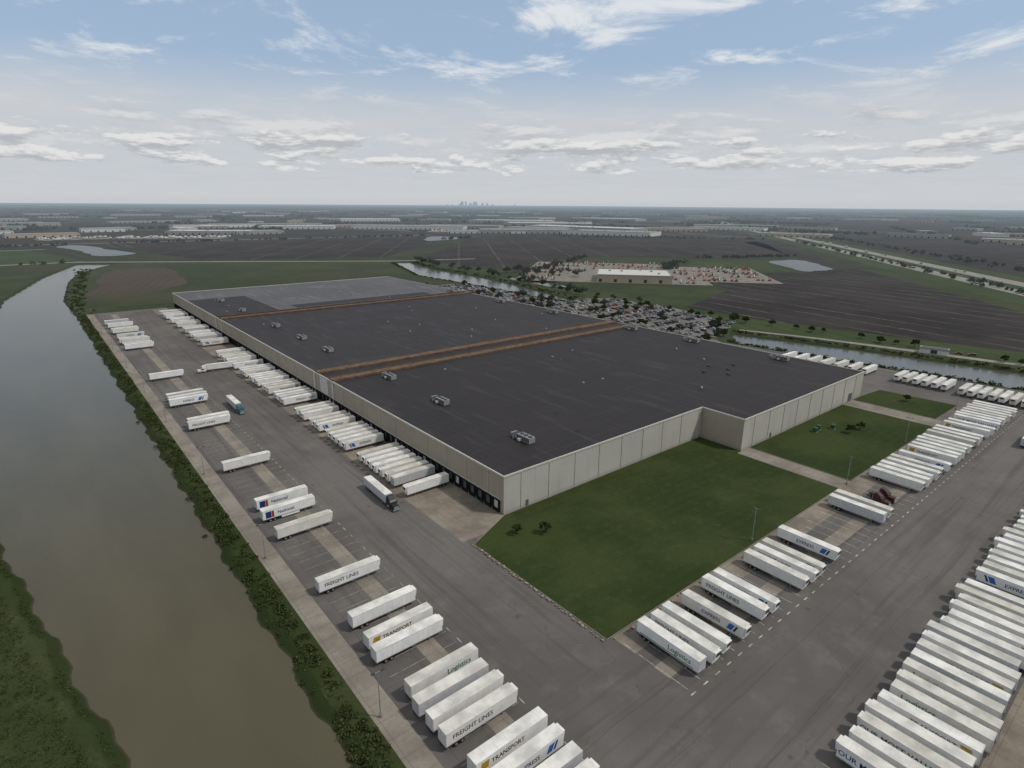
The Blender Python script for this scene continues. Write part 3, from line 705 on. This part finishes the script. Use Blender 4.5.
def building(name,x,y,l,w,h,ang,wall='gry',roof='wht'):
    o=empty(name,(x,y,.1),ang)
    b=MB(); b.box(-l/2,l/2,-w/2,w/2,0,h,wall,roof); b.obj('walls',o)
    b=MB(); t=.8
    for q in ((-l/2-.1,l/2+.1,-w/2-.1,-w/2+t),(-l/2-.1,l/2+.1,w/2-t,w/2+.1),(-l/2-.1,-l/2+t,-w/2+t,w/2-t),(l/2-t,l/2+.1,-w/2+t,w/2-t)): b.box(*q,h-.6,h+.7,'gry')
    b.obj('parapet',o)
    b=MB(); n=int(l/9)
    for i in range(n):
        u=-l/2+(i+.5)*l/n
        if i%2==0: b.box(u-1.8,u+1.8,-w/2-.06,-w/2-.01,.2,min(4.2,h*.8),'dsteel'); 
        b.box(u-1,u+1,w/2+.01,w/2+.06,h*.5,h*.5+1.4,'glass')
    nw=max(1,int(w/9))
    for i in range(nw):
        u=-w/2+(i+.5)*w/nw; b.box(-l/2-.06,-l/2-.01,u-.8,u+.8,h*.4,h*.4+1.6,'glass')
    b.obj('doors_and_windows',o)
    b=MB()
    if l>30:
        for i in range(max(3,n//2)): 
            u=R.uniform(-l/2+4,l/2-4);v=R.uniform(-w/2+4,w/2-4); b.box(u-1.5,u+1.5,v-1.2,v+1.2,h,h+1.6,'gry')
        b.obj('roof_units',o)
building('tan_office_building',614,501,92,72,9,-.847,'tan','wht')
building('pump_house',459,118,16,5,3.2,-1.35,'wht','gry')
mk('parked_car',CARS[21],(470,107,.17),1.7); mk('parked_car',CARS[22],(471,100,.17),1.7)
B='industrial_building'
building(B,468,2000,235,90,10,-.54,'gry','wht'); building(B,1500,3040,310,150,12,-.42,'wht','wht')
building(B,1699,1640,470,130,12,-1.37,'gry','wht'); building(B,1350,1560,330,110,12,-.6,'gry','gry')
building(B,1500,1330,300,120,12,-1.2,'wht','gry'); building(B,2578,576,120,60,10,.6,'wht','wht')
building(B,2050,2500,420,150,12,-.9,'wht','wht'); building(B,2900,2560,380,160,12,-1.3,'gry','wht')
building(B,250,2400,140,60,9,.2,'gry','gry'); building(B,60,2050,160,50,9,0.1,'tan','gry')
building(B,-60,2300,120,60,8,.1,'wht','gry'); building(B,700,2600,200,80,9,-.3,'gry','gry')
building(B,1180,2050,420,130,12,-.75,'wht','gry'); building(B,1900,2050,380,130,12,-.75,'gry','wht'); building(B,820,2250,260,90,11,-.5,'wht','wht')
for i in range(120):
    a=yaw+R.uniform(-.75,.75); d=R.uniform(2000,7500)
    building(B,d*math.sin(a),d*math.cos(a),R.uniform(40,330),R.uniform(25,110),R.uniform(6,12),-a+R.uniform(-.4,.4),R.choice(['gry','wht','tan','gry']),R.choice(['gry','wht','gry','gry']))
for (x,y,w,l,a) in ((330,1830,260,90,-.5),(1250,1750,300,160,-.7),(120,1900,160,90,.1),(1560,1800,260,200,-.7)):
    ca,sa=math.cos(a),math.sin(a)
    pts=[(x+u*ca-v*sa,y+u*sa+v*ca) for u,v in ((-w/2,-l/2),(w/2,-l/2),(w/2,l/2),(-w/2,l/2))]
    sheet('storage_yard_pavement',pts,.2,'yard')
    for i in range(60):
        u=R.uniform(-w/2,w/2); v=R.choice([-.4,-.1,.2,.4])*l
        mk('semi_trailer',TR[R.choice([0,4])],(x+u*ca-v*sa,y+u*sa+v*ca,.2),a+1.57)
sk=empty('city_skyline')
b=MB(); ax,ay=math.sin(yaw-.06),math.cos(yaw-.06)
for i in range(30):
    u=R.gauss(0,600); d=19500+R.uniform(-300,300); hh=R.choice([60,80,110,130,150]) if abs(u)<500 else R.uniform(40,80); w=R.uniform(12,28)
    x=d*ax+u*ay; y=d*ay-u*ax; b.box(x-w,x+w,y-w,y+w,0,hh,'tower'); b.box(x-w*.5,x+w*.5,y-w*.5,y+w*.5,hh,hh*1.08,'tower')
b.obj('towers',sk)

# ------------------------------------------------------------ street furniture
def lampm():
    b=MB(); b.cyl((0,0,.4),.3,.8,2,'conc',10); b.cyl((0,0,5.6),.13,9.8,2,'steel',8,r2=.07); b.box(-.9,.9,-.05,.05,10.4,10.5,'steel'); b.box(-1.3,-.6,-.2,.2,10.42,10.6,'dsteel'); b.box(.6,1.3,-.2,.2,10.42,10.6,'dsteel'); return b.mesh('lamp_post')
lm=lampm()
for y in (84,151,218,285,340,400,460,520,580): mk('street_lamp',lm,(37.5,y,0))
for x in (150,210,270,335): mk('street_lamp',lm,(x,72.5 if x!=210 else 71,0),1.57)
for x in (345,375,400): 
    for y in (250,320,390,460,530): mk('street_lamp',lm,(x,y+8,0))
b=MB(); b.box(-1.2,1.2,-.9,.9,0,.15,'conc'); b.box(-1.,1.,-.75,.75,.15,1.9,'green'); b.box(-1.05,1.05,-.8,.8,1.9,1.98,'green'); b.box(-.02,.02,-.77,-.751,.2,1.85,'dsteel'); cab=b.mesh('transformer_cabinet')
for x,y in ((252,101),(256,101.5),(262,98)): mk('transformer_cabinet',cab,(x,y,.12),.1)

# ------------------------------------------------------------ world
w=bpy.data.worlds.new('World'); sc.world=w; w.use_nodes=True; t=NT(w.node_tree); t.n.clear()
sundir=Vector((.50,-.62,1.05)).normalized()
el=math.asin(sundir.z); rot=math.atan2(sundir.x,sundir.y)
sky=t.add('ShaderNodeTexSky',sky_type='NISHITA',sun_disc=False,sun_elevation=el,sun_rotation=rot,altitude=100,air_density=1.,dust_density=2.,ozone_density=1.)
d=t.add('ShaderNodeTexCoord').outputs['Generated']; sp=t.add('ShaderNodeSeparateXYZ',{0:d}); z=t.math('MAXIMUM',sp.outputs[2],0.)
base=t.mix(.65,sky.outputs[0],(3.9,5.3,7.2))
base=t.mix(t.ss(z,.30,.6,0.,.85),base,(5.1,5.0,4.8))
az=t.math('ARCTAN2',sp.outputs[0],sp.outputs[1])
zz=t.math('ADD',z,.07)
pr=t.add('ShaderNodeCombineXYZ',{0:t.math('DIVIDE',sp.outputs[0],zz),1:t.math('DIVIDE',sp.outputs[1],zz),2:0.}).outputs[0]
n1=t.noise(pr,1.5,6,.66,.5)
def gauss(a0,z0,sa,sz):
    u=t.math('DIVIDE',t.math('SUBTRACT',az,a0),sa); v=t.math('DIVIDE',t.math('SUBTRACT',z,z0),sz)
    return t.math('EXPONENT',t.math('MULTIPLY',t.math('ADD',t.math('MULTIPLY',u,u),t.math('MULTIPLY',v,v)),-1.))
boost=t.math('MULTIPLY',gauss(.79,.260,.19,.026),.22)
boost=t.math('ADD',boost,t.math('MULTIPLY',gauss(.14,.262,.10,.02),.14))
boost=t.math('ADD',boost,t.math('MULTIPLY',gauss(1.36,.25,.12,.03),.18))
wv=t.math('ADD',n1,boost)
c=t.mix(t.math('MULTIPLY',t.ss(wv,.51,.70),t.ss(z,.1,.17,.4,.9)),base,(7.9,8.1,8.3))
# milky low layer
c=t.mix(t.math('MULTIPLY',t.ss(z,.11,.205,.95,.05),t.ss(n1,.25,.6,.8,1.)),c,(5.9,6.1,6.35))
# cumulus bank with lit tops and grey bases
def cum(fa,fz,off,th0,th1,zlo,zhi,dark,light,amt,c):
    q=t.add('ShaderNodeCombineXYZ',{0:t.math('MULTIPLY',az,fa),1:t.math('MULTIPLY',z,fz),2:off}).outputs[0]
    q2=t.add('ShaderNodeCombineXYZ',{0:t.math('MULTIPLY',az,fa),1:t.math('ADD',t.math('MULTIPLY',z,fz),.25),2:off}).outputs[0]
    m1=t.noise(q,1.,6,.62,.15); m2=t.noise(q2,1.,6,.62,.15)
    band=t.math('MULTIPLY',t.ss(z,zlo[0],zlo[1]),t.ss(z,zhi[0],zhi[1],1.,0.))
    thick=t.math('ADD',m1,t.math('MULTIPLY',t.math('SUBTRACT',band,1.),.3))
    lit=t.ss(t.math('SUBTRACT',m1,m2),-.07,.09)
    return t.mix(t.math('MULTIPLY',t.ss(thick,th0,th1),amt),c,t.mix(lit,dark,light))
c=cum(6.,24.,4.4,.47,.60,(.05,.08),(.11,.17),(4.8,5.05,5.4),(7.1,7.15,7.2),.75,c)
c=cum(10.,40.,1.7,.47,.55,(.03,.05),(.08,.13),(4.4,4.6,4.95),(7.9,7.85,7.7),.85,c)
c=t.mix(t.ss(z,0.,.045,.85,0.),c,(6.0,6.15,6.3))
c=t.mix(t.ss(z,0.,.012,.35,0.),c,(4.6,5.1,5.6))
bg=t.add('ShaderNodeBackground',{'Color':c,'Strength':.1}); o=t.add('ShaderNodeOutputWorld'); t.l.new(bg.outputs[0],o.inputs[0])
su=bpy.data.lights.new('sun','SUN'); su.energy=2.05; su.angle=math.radians(4); su.color=(1,.95,.88)
so=bpy.data.objects.new('sun',su); COL.objects.link(so); so.location=(0,0,500); so.rotation_euler=(-sundir).to_track_quat('-Z','Y').to_euler()

# ------------------------------------------------------------ camera
pitch=math.atan(180/592.); roll=math.radians(.42)
Rt=Vector((math.cos(yaw),-math.sin(yaw),0)); hf=Vector((math.sin(yaw),math.cos(yaw),0)); Zu=Vector((0,0,1))
Fw=hf*math.cos(pitch)-Zu*math.sin(pitch); U=hf*math.sin(pitch)+Zu*math.cos(pitch)
cr=Rt*math.cos(roll)+U*math.sin(roll); cu_=-Rt*math.sin(roll)+U*math.cos(roll)
cam=bpy.data.cameras.new('camera'); cam.sensor_width=36; cam.lens=592/1024*36; cam.clip_start=1; cam.clip_end=100000
co=bpy.data.objects.new('camera',cam); COL.objects.link(co)
mw=Matrix((cr,cu_,-Fw)).transposed().to_4x4(); mw.translation=Vector((0,0,93)); co.matrix_world=mw
sc.camera=co
sc.view_settings.view_transform='Standard'; sc.view_settings.look='None'; sc.view_settings.exposure=0
